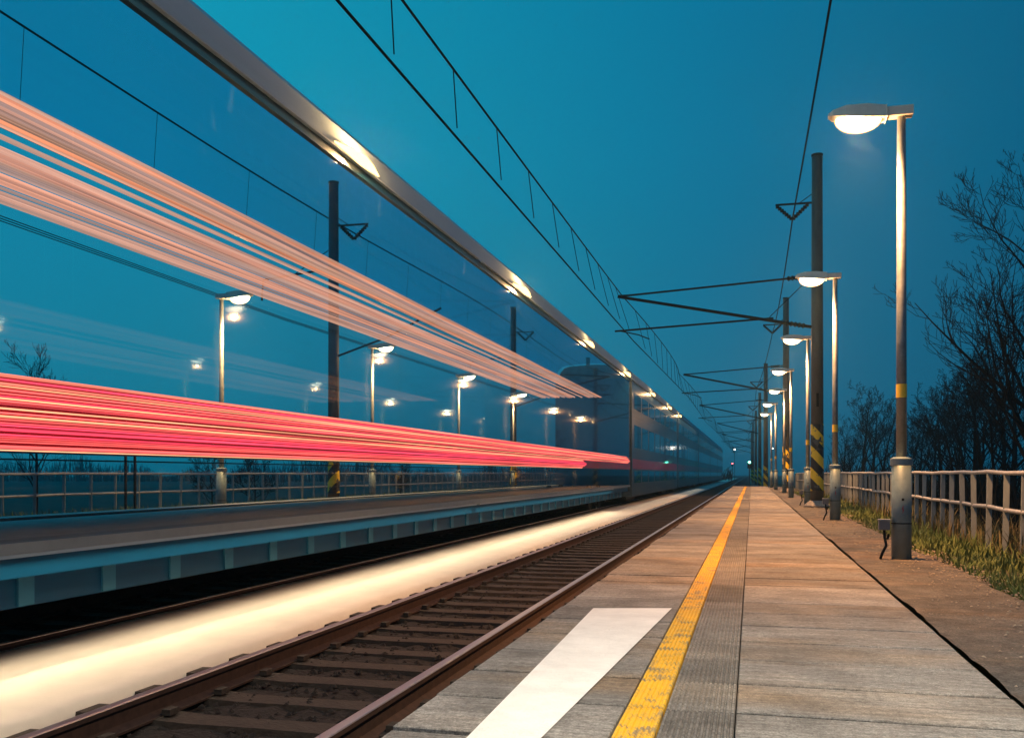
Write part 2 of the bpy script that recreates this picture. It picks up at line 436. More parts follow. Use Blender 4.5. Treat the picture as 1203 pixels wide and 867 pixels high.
# asphalt strip right of the crack, ragged outer edge
ap = MB(); ys = ysteps(-1.5, PEND, .12); rnd = random.Random(8)
xs = [1.0, 1.22, 1.4, 1.6, 1.8, 1.95]
ph = [rnd.uniform(0, 6) for _ in range(4)]
for y in ys:
    ed = .10*math.sin(y*1.3+ph[0]) + .06*math.sin(y*3.7+ph[1]) + rnd.uniform(-.03, .03)
    x00 = 1.014 + .006*math.sin(y*1.1+ph[2]) + .007*math.sin(y*3.1) + rnd.uniform(-.004, .004)
    for i, x in enumerate(xs):
        ap.v.append((x00 if i == 0 else (x + ed if i == 5 else x), y, PZ-.012 + rnd.uniform(-.004, .004) - (.03 if i == 5 else 0)))
for j in range(len(ys)-1):
    for i in range(5):
        a = j*6+i; ap.f.append((a, a+1, a+7, a+6))
tag(ap.build('pavement', m_asph), kind='structure')
# verge (embankment behind the platform)
vg = MB()
vx = [1.7, 2.2, 2.8, 3.6, 4.6, 6.0, 9.0]; vz = [PZ-.06, PZ-.05, PZ-.10, PZ-.2, PZ-.5, -.3, -.62]
for y in ysteps(-2, 90, .4):
    for x, z in zip(vx, vz): vg.v.append((x, y, z + rnd.uniform(-.02, .02)))
nyv = len(vg.v)//7
for j in range(nyv-1):
    for i in range(6):
        a = j*7+i; vg.f.append((a, a+1, a+8, a+7))
tag(vg.build('verge', m_verge, smooth=True), kind='structure')

# ------------------------------------------------------------------ far platform
FE = -8.42
fp = MB(); y = -2
while y < 70:
    fp.box(FE, FE-2.1, y+.004, y+.996, PZ-.14, PZ) if False else fp.box(FE-2.1, FE, y+.004, y+.996, PZ-.14, PZ); y += 1
tag(fp.build('far_platform', m_farpl), kind='structure')
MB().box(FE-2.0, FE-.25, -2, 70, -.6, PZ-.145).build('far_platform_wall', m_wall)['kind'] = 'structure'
fv = MB(); fx = [FE-2.05, -11.5, -14, -17, -20]; fz = [PZ-.05, PZ-.08, PZ-.12, -.1, -.63]
ysl = ysteps(-2, 90, .5)
for y in ysl:
    for x, z in zip(fx, fz): fv.v.append((x, y, z + rnd.uniform(-.02, .02)))
for j in range(len(ysl)-1):
    for i in range(4):
        a = j*5+i; fv.f.append((a, a+1, a+6, a+5))
tag(fv.build('far_verge', m_verge, smooth=True), kind='structure')

# ------------------------------------------------------------------ grass and weeds (stuff)
def blades(name, label, col, areas, seed):
    rnd = random.Random(seed); mb = MB()
    for (x0, x1, y0, y1, n, h, zf, pw) in areas:
        for i in range(n):
            x = rnd.uniform(x0, x1); y = y0 + (y1-y0)*rnd.random()**pw
            if math.sin(x*5.1+y*1.9)+math.sin(y*2.7-x*3.3) < rnd.uniform(-1.6, .3): continue
            hh = h*rnd.uniform(.4, 1.25); a = rnd.random()*6.28; w = .004 + .004*rnd.random() + .0004*y
            z = zf(x); l = rnd.uniform(.1, .7)*hh
            dx, dy = math.cos(a), math.sin(a); px, py = -dy*w, dx*w; k = len(mb.v)
            mb.v += [(x-px, y-py, z), (x+px, y+py, z), (x+dx*l*.4+px*.7, y+dy*l*.4+py*.7, z+hh*.6), (x+dx*l*.4-px*.7, y+dy*l*.4-py*.7, z+hh*.6), (x+dx*l, y+dy*l, z+hh*.95)]
            mb.f += [(k, k+1, k+2, k+3), (k+3, k+2, k+4)]
    o = mb.build(name, col); return tag(o, label, 'grass', kind='stuff')
def zv(x):
    for (a, b, p, q) in zip(vx, vx[1:], vz, vz[1:]):
        if a <= x <= b: return p + (q-p)*(x-a)/(b-a) - .02
    return vz[-1]
m_grass = M('verge grass', (.085, .15, .03), .8, col2=(.15, .17, .05), scale=3)
m_straw = M('dry weeds', (.20, .14, .06), .85, col2=(.07, .09, .03), scale=2)
blades('grass', 'green and yellow grass on the verge beside the pavement', m_grass,
       [(1.85, 3.2, 7, 45, 26000, .13, zv, 1.7), (2.3, 5, 8, 45, 9000, .22, zv, 1.5)], 21)
blades('weeds', 'dry straw coloured weeds growing along the near fence', m_straw,
       [(2.6, 3.6, 9, 40, 2600, .36, zv, 1.6), (3.2, 6, 9, 45, 4000, .5, zv, 1.4)], 22)
blades('grass', 'dark grass on the verge behind the far platform', m_grass,
       [(-14.5, -10.7, 13, 60, 12000, .22, lambda x: PZ-.1, 1.5)], 23)

# ------------------------------------------------------------------ haze over the line
hz_m = bpy.data.materials.new('evening haze'); hz_m.use_nodes = True
t = hz_m.node_tree; t.nodes.clear()
pv = t.nodes.new('ShaderNodeVolumePrincipled'); pv.inputs['Color'].default_value = (.50, .86, .96, 1); pv.inputs['Density'].default_value = HAZE
pv.inputs['Anisotropy'].default_value = .82
oo = t.nodes.new('ShaderNodeOutputMaterial'); t.links.new(pv.outputs[0], oo.inputs['Volume'])
tag(MB().box(-425, 425, -65, 905, -1.7, 14).build('haze', hz_m), 'blue evening haze over the railway line', kind='stuff')

rnd = random.Random(61); lt_ = MB()
for i in range(2600):
    y = 3 + 24*rnd.random()**1.6; x = 2.05 - abs(rnd.gauss(0, .38)); 
    if x < 1.02: continue
    r = rnd.uniform(.004, .014)*(1+y*.02); a = rnd.random()*6.28; z = PZ - .004; n = len(lt_.v)
    for k in range(5): lt_.v.append((x + r*math.cos(a+k*1.2566)*rnd.uniform(.6, 1.2), y + r*math.sin(a+k*1.2566)*rnd.uniform(.6, 1.2), z + rnd.uniform(0, .5)*r))
    lt_.v.append((x, y, z + r*.8))
    for k in range(5): lt_.f.append((n+k, n+(k+1)%5, n+5))
tag(lt_.build('gravel', M('grit', (.26, .22, .17), .9, var=.5, scale=40)), 'loose grit and dead leaf crumbs on the rough pavement edge', 'gravel', kind='stuff')

# ------------------------------------------------------------------ train (one thing: a glass-sided double-deck coach and plain coaches)
TX = TF; NX = -5.0; FX = TX - (NX - TX)
off = (TX, 5, 0)
train = thing('passenger_train', off, 'long blue and silver double-deck train with glass sides and a red band', 'train')
Y0, Y1 = -4.0, 39.8
cb = MB()
for s, xa in ((1, NX), (-1, FX)):
    def bxs(d0, d1, z0, z1, ya=Y0, yb=Y1):
        a, b = xa - s*d0, xa - s*d1; cb.box(min(a, b), max(a, b), ya, yb, z0, z1)
    bxs(.36, .44, .36, .80)                        # skirt
cb.box(FX+.1, NX-.1, Y0, Y1, .62, .80)             # lower floor structure
for yy in (Y0, Y1-.15):                            # end walls
    cb.box(FX+.03, NX-.03, yy, yy+.15, .80, 5.4)
coach = cb.build('coach_body', m_blue, train, off)
MB().box(FX+.36, NX-.36, Y0+.15, Y1-.15, .803, .85).build('floor', m_floor, coach, (0,0,0))
MB().box(FX+.06, NX-.06, Y0+.15, Y1-.15, 1.60, 1.98).build('upper_floor', m_blue, coach, (0,0,0))
yy = Y0+.4
while yy < Y1:
    MB().box(NX-.359, NX-.338, yy, yy+.16, .37, .79).build('skirt_rib', m_rib, coach, (0,0,0)); yy += .95
fr = MB()
for s, xa in ((1, NX), (-1, FX)):
    bxs2 = MB().box(min(xa, xa-s*.34), max(xa, xa-s*.34), Y0, Y1, .802, .88); bxs2.build('sill', m_coach2, coach, (0,0,0))
    for z0, z1 in ((2.04, 2.058), (1.522, 1.54), (5.28, 5.40)):
        a, b = xa - s*.0, xa - s*.07; fr.box(min(a, b), max(a, b), Y0, Y1, z0, z1)
bays = 13; bw = (Y1-Y0)/bays
fr.build('window_frame', m_frame, coach, (0,0,0))
for i in range(bays):
    a, b = Y0+i*bw+.001, Y0+(i+1)*bw-.001
    for xa, mg in ((NX-.03, m_glass), (FX+.03, m_gfar)):
        for z0, z1 in ((.88, 1.522), (2.058, 5.28)):
            MB().quad((xa, a, z0), (xa, b, z0), (xa, b, z1), (xa, a, z1)).build('window', mg, coach, (0,0,0))
# red band and glowing strips, added in place of tail-light streaks
MB().box(NX-.07, NX, Y0, Y1, 1.54, 2.04).build('red_streak_band', m_red, coach, (0,0,0))
MB().box(FX, FX+.07, Y0, Y1, 1.62, 1.98).build('red_streak_band', m_red, coach, (0,0,0))
rnd = random.Random(31)
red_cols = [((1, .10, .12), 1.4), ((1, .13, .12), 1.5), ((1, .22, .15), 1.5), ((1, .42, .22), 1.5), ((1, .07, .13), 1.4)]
reds = [strip('red tail streak glow', c, s, k) for k, (c, s) in enumerate(red_cols)]
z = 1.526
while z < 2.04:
    h = rnd.choice((.008, .012, .016, .024)); MB().box(NX+.001, NX+.007, Y0+.05, (Y1-.1 if z > 1.76 else 29) - abs(z - (1.88 if z > 1.76 else 1.65))*7, z, z+h).build('tail_streak', rnd.choice(reds), coach, (0,0,0)); z += h + rnd.choice((.006, .010, .02))
# glowing strips added in the upper deck in place of orange light streaks
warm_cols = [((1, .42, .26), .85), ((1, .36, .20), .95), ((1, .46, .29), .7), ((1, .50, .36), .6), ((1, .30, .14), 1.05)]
warms = [strip('warm streak glow', c, s*1.15, k+9, .38) for k, (c, s) in enumerate(warm_cols)]
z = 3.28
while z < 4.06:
    h = rnd.choice((.012, .018, .026, .04)); MB().box(NX-.16, NX-.13, Y0+.3, 33 - (4.06-z)*12.5, z, z+h).build('warm_streak', rnd.choice(warms), coach, (0,0,0)); z += h + rnd.choice((.008, .012, .02, .06 if 3.5 < z < 3.75 else .01))
# cantrail, glazed roof
cp = [(NX, 5.40), (NX-.10, 5.78), (NX-.28, 5.97), (NX-.50, 6.04), (NX-.50, 5.98), (NX-.31, 5.90), (NX-.17, 5.74), (NX-.08, 5.40)]
MB().extrude(cp, Y0, Y1).build('cantrail', m_cant, coach, (0,0,0), smooth=False)
mir = lambda x: FX + (NX - x)
for i in range(bays):
    a, b = Y0+i*bw, Y0+(i+1)*bw-.001
    mb = MB(); px = [NX-.5 + (mir(NX-.5)-(NX-.5))*k/4 for k in range(5)] + [mir(NX-.28), mir(NX-.10), mir(NX-.02)]; pz = [6.02, 6.07, 6.09, 6.07, 6.02, 5.96, 5.77, 5.40]
    for k in range(7): mb.quad((px[k], a, pz[k]), (px[k], b, pz[k]), (px[k+1], b, pz[k+1]), (px[k+1], a, pz[k+1]))
    mb.build('roof_window', m_roofg, coach, (0,0,0))
# glows added along the roof edge, standing in for platform lamp reflections
m_reflect = emit('roof reflection glow', (1, .56, .20), 4.5, False)
def d_at(u, X):
    r = (u-601.5)/1100; c, s = math.cos(THETA), math.sin(THETA); return X*(c + r*s)/(r*c - s)
lm = None
REFLECT = 130; PATH_FILL = 74; SILL_FILL = 52
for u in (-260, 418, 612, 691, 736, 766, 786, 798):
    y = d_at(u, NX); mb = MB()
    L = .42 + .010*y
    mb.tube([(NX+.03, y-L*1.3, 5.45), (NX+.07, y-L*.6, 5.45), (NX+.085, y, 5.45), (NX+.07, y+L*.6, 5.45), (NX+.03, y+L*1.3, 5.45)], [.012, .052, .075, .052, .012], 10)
    mb.build('reflection_glow', m_reflect, coach if y < 39 else train, (0,0,0) if y < 39 else off, smooth=True)
    ld = bpy.data.lights.new('reflection_light', 'POINT'); ld.energy = REFLECT if y < 25 else REFLECT*.4; ld.color = (1, .55, .22); ld.shadow_soft_size = .02
    lo = bpy.data.objects.new('reflection_light', ld); COL.objects.link(lo); lo.parent = train; lo.location = (NX+.20-off[0], y-off[1], 5.46)
# fill lights added under the roof edge to brighten the pale path
for yl in (8, 26, 44, 62, 80):
    ld = bpy.data.lights.new('path_fill_light', 'AREA'); ld.shape = 'RECTANGLE'; ld.size = .08; ld.size_y = 17.8; ld.energy = PATH_FILL * (1 if yl < 30 else .6); ld.color = (1, .84, .62); ld.spread = R(52)
    lo = bpy.data.objects.new('path_fill_light', ld); COL.objects.link(lo); lo.parent = train; lo.location = (NX+.05-off[0], yl-off[1], 5.375)
    MB().box(NX+.002, NX+.05, yl-8.9, yl+8.9, 5.385, 5.405).build('fill_light_housing', m_cant, train, off)  # housing added for the roof-edge fill light
for yl in (8, 26):                        # fill lights added under the sill to even out the path
    ld = bpy.data.lights.new('sill_fill_light', 'AREA'); ld.shape = 'RECTANGLE'; ld.size = .08; ld.size_y = 17.8; ld.energy = SILL_FILL; ld.color = (1, .76, .50); ld.spread = R(100)
    lo = bpy.data.objects.new('sill_fill_light', ld); COL.objects.link(lo); lo.parent = train; lo.location = (NX-.03-off[0], yl-off[1], .765)
    MB().box(NX-.075, NX-.004, yl-8.9, yl+8.9, .775, .80).build('fill_light_housing', m_cant, train, off)  # housing added for the fill light below the sill
def bogie(y, par, o_):
    mb = MB()
    for s in (-1, 1):
        mb.box(TX+s*.95-.06, TX+s*.95+.06, y-1.5, y+1.5, .38, .56)
        for q in (-1, 1):
            mb.box(TX+s*.95-.09, TX+s*.95+.09, y+q*1.1-.15, y+q*1.1+.15, .26, .62)
    b = mb.build('bogie', m_bog, par, o_)
    for q in (-1, 1):
        w = MB()
        for s in (-1, 1):
            x = TX + s*.7525; w.tube([(x-.06, y+q*1.1, .46), (x+.06, y+q*1.1, .46)], .455, 20)
        w.tube([(TX-.7, y+q*1.1, .46), (TX+.7, y+q*1.1, .46)], .08, 8)
        w.build('wheelset', m_bog, b if par is train else coach, (0,0,0) if par is train else o_)
for c in coach.children: pass
# the coach and its pieces share the train's origin: shift sub-part meshes to it
for c in list(coach.children): c.location = (-off[0], -off[1], -off[2])
for yb in (3.5, 35.5):
    bogie(yb, coach, off)
# plain coaches further along
fullp = [(NX, .36), (NX, 5.40), (NX-.10, 5.78), (NX-.28, 5.97), (NX-.5, 6.04), (TX, 6.10)]
fullp = fullp + [(mir(x), z) for x, z in fullp[:-1]][::-1]
ya = 40.4; first = None
LEN = 25.6
cm = MB().extrude(fullp, 0, LEN)
for i in range(5):
    if first is None:
        first = cm.build('coach', m_coach, train)
        first.location = (-off[0], ya-off[1], 0)
        sub = first
        MB().box(NX-.01, NX+.006, .3, LEN-.3, 1.56, 2.0).build('red_streak_band', m_red, sub)
        for z0, z1 in ((.95, 1.48), (2.5, 3.5), (4.2, 4.9)):
            for k in range(8): MB().box(NX-.02, NX+.005, .8+k*3.05, .8+k*3.05+2.6, z0, z1).build('window', m_wdark, sub)
        MB().extrude([(x+(.004 if x > NX-.2 else .002), z+.004) for x, z in cp], .02, LEN-.02).build('cantrail', m_cant, sub)
        MB().extrude([(NX+.006,5.30),(NX+.006,5.36),(NX-.02,5.36),(NX-.02,5.30)], 0, LEN).build('gutter', m_frame, sub)
        for yb in (4, LEN-4):
            MB().box(TX-1.05, TX+1.05, yb-1.6, yb+1.6, .1, .5).build('bogie', m_bog, sub)
        gw = MB().box(FX+.5, NX-.5, -.62, 0, .7, 4.9); gw.build('gangway', m_dark, sub)
    else:
        c = copy_tree(first, train); c.location = (-off[0], ya-off[1], 0)
    ya += LEN + .6

# ------------------------------------------------------------------ overhead line
def mast(kind):
    """local origin at the mast foot; track towards -X"""
    t = thing('catenary_mast', (0, 0, 0), 'x', 'catenary mast')
    MB().tube([(0, 0, .02), (0, 0, 9.15)], [.165, .135], 20).build('pole', m_mast, t, smooth=True)
    MB().tube([(0, 0, 9.15), (0, 0, 9.2)], [.15, .15], 16).build('pole_cap', m_dark, t)
    bp = MB().tube([(0, 0, 0), (0, 0, .03), (0, 0, .16)], [.34, .34, .19], 20); bp.build('foot', m_farpl, t)
    MB().tube([(0, 0, .42), (0, 0, 2.15)], [.1675, .1625], 24, cap=False).build('hazard_band', m_haz, t, smooth=True)
    MB().box(-.03, .03, -.19, -.155, 2.6, 2.95).build('number_plate', m_dark, t)
    # feeder bracket with V insulators
    br = MB().tube([(0, 0, 7.95), (-1.05, 0, 7.95)], .028, 8)
    br.tube([(-.02, 0, 8.25), (-.45, 0, 7.96)], .012, 6)
    b = br.build('feeder_bracket', m_dark, t)
    wx = -.62
    for x0 in (-1.03, -.22):
        ins = MB(); p0 = Vector((x0, 0, 7.93)); p1 = Vector((wx, 0, 7.54)); n = 14; pts = []; rr = []
        for k in range(n+1):
            pts.append(p0.lerp(p1, k/n)); rr.append(.018 if k in (0, n) else (.065 if k % 2 else .03))
        ins.tube(pts, rr, 8); ins.build('insulator', m_dark, b)
    return t
def cantilever(t, mx, tx, zmess, zcont):
    """arms in local coords; mx: mast world x, tx: world x of the messenger"""
    a = tx - mx; zm = zmess - PZ; zc = zcont - PZ
    c = MB()
    c.tube([(-.14, 0, zm+.28), (a+.2, 0, zm-.0), (a-.1, 0, zm-.0)], .027, 8)
    c.tube([(-.14, 0, zm-1.05), (a-.12, 0, zm-.02)], .042, 8)
    k = MB()
    sc = .42
    lx = -.14 + (a*sc); 
    c.tube([(-1.1, 0, zm-.78), (a-.2, 0, zc+.28)], .026, 8)
    c.tube([(a-.05, 0, zc+.28), (a+.45, 0, zc+.16), (a+.75, 0, zc+.03)], .018, 6)
    c.tube([(-.14, 0, zm+.28), (-1.2, 0, zm-.75)], .012, 6)
    o = c.build('cantilever_arm', m_dark, t)
    for (p, q) in (((-.14, 0, zm+.28), (a+.2, 0, zm)), ((-.14, 0, zm-1.05), (a-.12, 0, zm-.02))):
        P, Q = Vector(p), Vector(q); pts = []; rr = []
        for j in range(11):
            pts.append(P.lerp(Q, .03 + .010*j)); rr.append(.075 if j % 2 else .035)
        k.tube(pts, rr, 8)
    k.build('insulator', m_dark, o)
masts = [(25.7, 1.66, 6.25), (46.3, 1.58, 6.2), (67.5, .95, 6.2), (92, .75, 6.2), (118, .5, 6.2), (146, .2, 6.2), (178, 0, 6.2)]
mlab = ['tall dark mast with yellow and black stripes standing nearest, beside the second platform lamp',
        'striped mast standing second from the camera along the near platform',
        'striped mast third from the camera at the near platform end']
mast0 = mast(0)
bases = []
for i, (y, x, zm) in enumerate(masts):
    if i: t = copy_tree(mast0)
    else: t = mast0
    t.location = (x, y, PZ if y < 66 else -.2)
    t['label'] = mlab[i] if i < 3 else '%s mast from the camera in the hazy row beyond the platform' % ORD[i]
    t['group'] = 'catenary masts along the near track'
    bases.append(t)
for i, (y, x, zm) in enumerate(masts):
    cantilever(bases[i], x, -3.45 + (.35 if i % 2 else 0), zm + (0 if y < 66 else .7), 5.0 + (0 if y < 66 else .7))
# near catenary: messenger, contact wire and droppers
def sag(z0, z1, s, t): return z0 + (z1-z0)*t - 4*s*t*(1-t)
spans = [(-14.0, 25.7, .62)] + [(a[0], b[0], .28) for a, b in zip(masts, masts[1:])]
t = thing('contact_line', (0, 0, 0), 'overhead contact line with droppers hanging above the near track', 'overhead wire')
mw = []
for (ya, yb, s) in spans:
    n = 24; xa = -3.1
    for k in range(n+1 if yb == masts[-1][0] else n):
        q = k/n; mw.append((-3.05 - .4*(abs(2*q-1)**2), ya+(yb-ya)*q, sag(6.25, 6.25, s, q)))
    nd = int((yb-ya)/1.75)
    for k in range(1, nd):
        q = k/nd; y = ya+(yb-ya)*q
        MB().tube([(-3.05-.4*(abs(2*q-1)**2), y, sag(6.25, 6.25, s, q)), (-3.02, y, 5.02)], .007, 5).build('dropper_wire', m_wire, t)
MB().tube(mw, .014, 6).build('messenger_wire', m_wire, t)
MB().tube([(-3.02, -14, 5.0)] + [(-3.02 + .12*((i % 2)*2-1), m[0], 5.0) for i, m in enumerate(masts)], .014, 6).build('contact_wire', m_wire, t)
# feeder wire on the masts
fw = [(1.06, -16, 8.25)]
for i, (y, x, zm) in enumerate(masts):
    py = fw[-1]
    z1 = (PZ if y < 66 else -.2) + 7.54
    prev = fw[-1]
    for k in range(1, 9):
        q = k/8; fw.append((prev[0]+(x-.62-prev[0])*q, prev[1]+(y-prev[1])*q, sag(prev[2], z1, .35, q)))
tag(MB().tube(fw, .018, 6).build('feeder_wire', m_wire), 'single feeder wire hung from insulators on the near masts', 'overhead wire')

# far masts behind the train
fm = [(24.4, -11.45), (45, -11.45), (66, -11.3)]
flab = ['far mast behind the train with arms both ways, nearest of the far masts', 'far mast second from the camera behind the train', 'far mast third from the camera, faint beyond the train']
for i, (y, x) in enumerate(fm):
    t = copy_tree(mast0); t.location = (x, y, PZ-.1); t['label'] = flab[i]; t['group'] = 'catenary masts behind the far platform'; t.rotation_euler = (0, 0, math.pi)
    for ch in list(t.children):
        if ch.name.startswith('cantilever_arm'):
            for g2 in list(ch.children): bpy.data.objects.remove(g2)
            bpy.data.objects.remove(ch)
    ar = MB().tube([(.12, 0, 6.75), (2.2, 0, 6.55), (2.25, 0, 5.95)], .03, 8)
    ar.tube([(.12, 0, 7.3), (1.2, 0, 6.66)], .012, 6)
    ar.tube([(.12, 0, 4.2), (-1.6, 0, 4.75), (-3.2, 0, 5.5)], .03, 8)
    ar.build('bracket_arm', m_dark, t)
t = thing('far_contact_line', (-13, 0, 0), 'overhead wires with droppers passing left of the far mast', 'overhead wire')
pts = []
for k in range(40):
    y = -6 + k*3; pts.append((-13.0, y, 9.6 + .16*math.cos((y-4)*.15)))
MB().tube(pts, .022, 6).build('messenger_wire', m_wire, t, (-13, 0, 0))
MB().tube([(-13.1, -6, 8.1), (-13.1, 111, 8.1)], .02, 6).build('contact_wire', m_wire, t, (-13, 0, 0))
for k in range(14):
    y = 2.5 + k*4; MB().tube([(-13, y, 9.6 + .16*math.cos((y-4)*.15)), (-13.1, y, 8.1)], .006, 5).build('dropper_wire', m_wire, t, (-13, 0, 0))
for k in range(3):
    tag(MB().tube([(-12.9, -6, 6.05+k*.07), (-12.95, 24.4, 5.75+k*.03), (-12.9, 66, 5.9+k*.05)], .009, 6).build('cable', m_wire), 'dark cables strung low left of the far mast', 'cable', 'low cables by the far mast')

# ------------------------------------------------------------------ platform lamps
def lamp(extras=True):
    t = thing('street_lamp', (0, 0, 0), 'x', 'street lamp')
    sl = MB().tube([(0,0,0), (0,0,1.02)], [.098, .098], 20).build('sleeve', m_galb, t, smooth=True)
    MB().tube([(0,0,.96), (0,0,.965), (0,0,1.03), (0,0,1.05)], [.108, .112, .112, .07], 20).build('collar', m_galb, sl)
    MB().tube([(0,0,.36), (0,0,.372)], [.1, .1], 20).build('ring', m_dark, sl)
    zz = MB()
    for p in (((.004, .56), (-.012, .51), (.004, .515)), ((-.004, .465), (.012, .515), (-.004, .51))):
        n = len(zz.v); zz.v += [(x, -.0995, z) for x, z in p]; zz.f.append((n, n+1, n+2))
    zz.build('warning_mark', m_sign, sl)
    MB().box(-.012, .012, -.101, -.09, .60, .625).build('lock', m_dark, sl)
    pole = MB().tube([(0,0,1.04), (0,0,2.3), (0,0,4.56)], [.052, .050, .042], 16).build('pole', m_gal, t, smooth=True)
    MB().tube([(0,0,1.66), (0,0,1.80)], [.0535, .0535], 16, cap=False).build('tape', m_tape, t, smooth=True)
    # head: clamp block and tapered housing towards -X
    h = MB()
    h.box(-.16, .11, -.065, .065, 4.56, 4.66)
    secs = [(-.15, .10, 4.545, 4.675), (-.35, .125, 4.555, 4.70), (-.55, .125, 4.58, 4.70), (-.68, .09, 4.60, 4.67), (-.72, .04, 4.615, 4.645)]
    n = len(h.v)
    for x, w, z0, z1 in secs: h.v += [(x, -w, z0), (x, w, z0), (x, w*.8, z1), (x, -w*.8, z1)]
    for i in range(len(secs)-1):
        a = n+i*4
        for k in range(4): h.f.append((a+k, a+(k+1)%4, a+4+(k+1)%4, a+4+k))
    h.f.append((n, n+1, n+2, n+3)); e = n+4*(len(secs)-1); h.f.append((e+3, e+2, e+1, e))
    hd = h.build('lamp_head', m_head, t, bevel=.008)
    b = MB(); nu, nv = 16, 7
    for j in range(nv+1):
        a = (j/nv)*math.pi/2
        for k in range(nu):
            q = 2*math.pi*k/nu; b.v.append((-.42 + .24*math.cos(q)*math.cos(a), .115*math.sin(q)*math.cos(a), 4.575 - .15*math.sin(a)))
    for j in range(nv):
        for k in range(nu):
            b.f.append((j*nu+k, j*nu+(k+1)%nu, (j+1)*nu+(k+1)%nu, (j+1)*nu+k))
    b.build('lamp_bowl', m_bulb, hd, smooth=True)
    ld = bpy.data.lights.new('lamp_light', 'SPOT'); ld.energy = LAMP; ld.spot_size = R(128); ld.spot_blend = .9; ld.color = (1, .44, .15); ld.shadow_soft_size = .12
    lo = bpy.data.objects.new('lamp_light', ld); COL.objects.link(lo); lo.parent = hd; lo.location = (-.42, 0, 4.36)
    l2 = bpy.data.lights.new('lamp_glow', 'POINT'); l2.energy = GLOW; l2.color = (1, .46, .16); l2.shadow_soft_size = .06
    lo = bpy.data.objects.new('lamp_glow', l2); COL.objects.link(lo); lo.parent = hd; lo.location = (-.42, 0, 4.355)
    return t
LAMP = 2100; NEARLAMP = 1300; GLOW = 110
near_lamps = [(2.2, 1.5), (10.37, 1.50), (18.67, 1.53), (27.0, 1.5), (35.3, 1.38), (43.6, 1.42), (52, 1.25), (60.5, 1.2)]
lab = ['lit lamp standing beside the camera on the near platform', 'tall lit lamp closest to the white handrail end, with grey junction box at its foot',
       'lit lamp just right of the nearest striped mast', 'lit lamp half hidden behind the nearest striped mast',
       'lit lamp fourth along the near platform, past the nearest mast', 'lit lamp fifth along the near platform', 'lit lamp sixth along the near platform', 'small lit lamp seventh along, at the near platform end']
L0 = lamp()
for i, (y, x) in enumerate(near_lamps):
    t = L0 if i == 0 else copy_tree(L0)
    t.location = (x, y, PZ-.01); t['label'] = lab[i]; t['group'] = 'lamps along the near platform'
llab = ['nearest lit lamp on the far platform, left of the far mast', 'lit lamp on the far platform just right of the far mast', 'third lit lamp along the far platform', 'fourth lit lamp along the far platform']
for i, y in enumerate((17.4, 25.4, 33.7, 42)):
    t = copy_tree(L0); t.location = (-10.7, y, PZ-.06); t.rotation_euler = (0, 0, math.pi); t['label'] = llab[i]; t['group'] = 'lamps along the far platform'
for ch in L0.children_recursive:          # the lamp beside the camera is set whiter, for a neutral grey foreground
    if ch.type == 'LIGHT' and ch.data.type == 'SPOT': ch.data = ch.data.copy(); ch.data.color = (1, .84, .64); ch.data.energy = NEARLAMP
# junction boxes with cable beside near lamps
def jbox():
    t = thing('junction_box', (0, 0, 0), 'x', 'junction box')
    b = MB().box(-.055, .055, -.045, .045, .30, .40).build('box', m_rub, t, bevel=.006)
    MB().box(-.06, .06, -.05, .05, .395, .412).build('lid', m_gal, b, bevel=.003)
    MB().tube([(0, 0, .31), (.005, 0, .22), (.02, 0, .14), (-.02, -.01, .06), (-.04, -.02, 0)], .014, 8).build('cable', m_dark, t, smooth=True)
    MB().tube([(.045, 0, .26), (.03, 0, .20)], .012, 8).build('gland', m_dark, t)
    return t
J = jbox(); jl = ['grey junction box with black cable at the foot of the nearest visible lamp', 'grey junction box at the foot of the lamp right of the striped mast', 'grey junction box at the foot of the third visible lamp']
for i, (y, x) in enumerate(near_lamps[1:4]):
    t = J if i == 0 else copy_tree(J); t.location = (x-.175, y-.06, PZ-.012); t['label'] = jl[i]

# ------------------------------------------------------------------ fences
def fence(x, y0, y1, step, base, top, label, seed, wob):
    rnd = random.Random(seed)
    t = thing('handrail_fence', (x, y0, base), label, 'fence')
    off = (x, y0, base); ys = []
    y = y0
    while y < y1: ys.append(y); y += step
    jig = [rnd.uniform(-wob, wob) for _ in ys]; jx = [rnd.uniform(-wob, wob) for _ in ys]
    def railp(z): return [(x+jx[i], yy, base+z+jig[i]) for i, yy in enumerate(ys)]
    MB().tube(railp(top), .026, 10).build('rail', m_fence, t, off, smooth=True)
    MB().tube(railp(top*.56), .026, 10).build('rail', m_fence, t, off, smooth=True)
    pm = None
    for i, yy in enumerate(ys):
        if pm is None: pm = MB().box(-.033, .033, -.012, .012, -.15, top-.02).build('post', m_post, t, bevel=.004); o = pm
        else: o = pm.copy(); COL.objects.link(o); o.parent = t
        o.location = (jx[i], yy-y0, jig[i]); o.rotation_euler = (rnd.uniform(-.02, .02), rnd.uniform(-.02, .02), rnd.uniform(-.3, .3))
    return t
fence(2.86, 5.2, 66, .755, PZ-.1, .98, 'grey two-rail handrail fence behind the near platform verge', 3, .012)
fence(-14.05, 11.8, 66, .83, PZ-.14, 1.0, 'grey two-rail handrail fence behind the far platform', 4, .008)

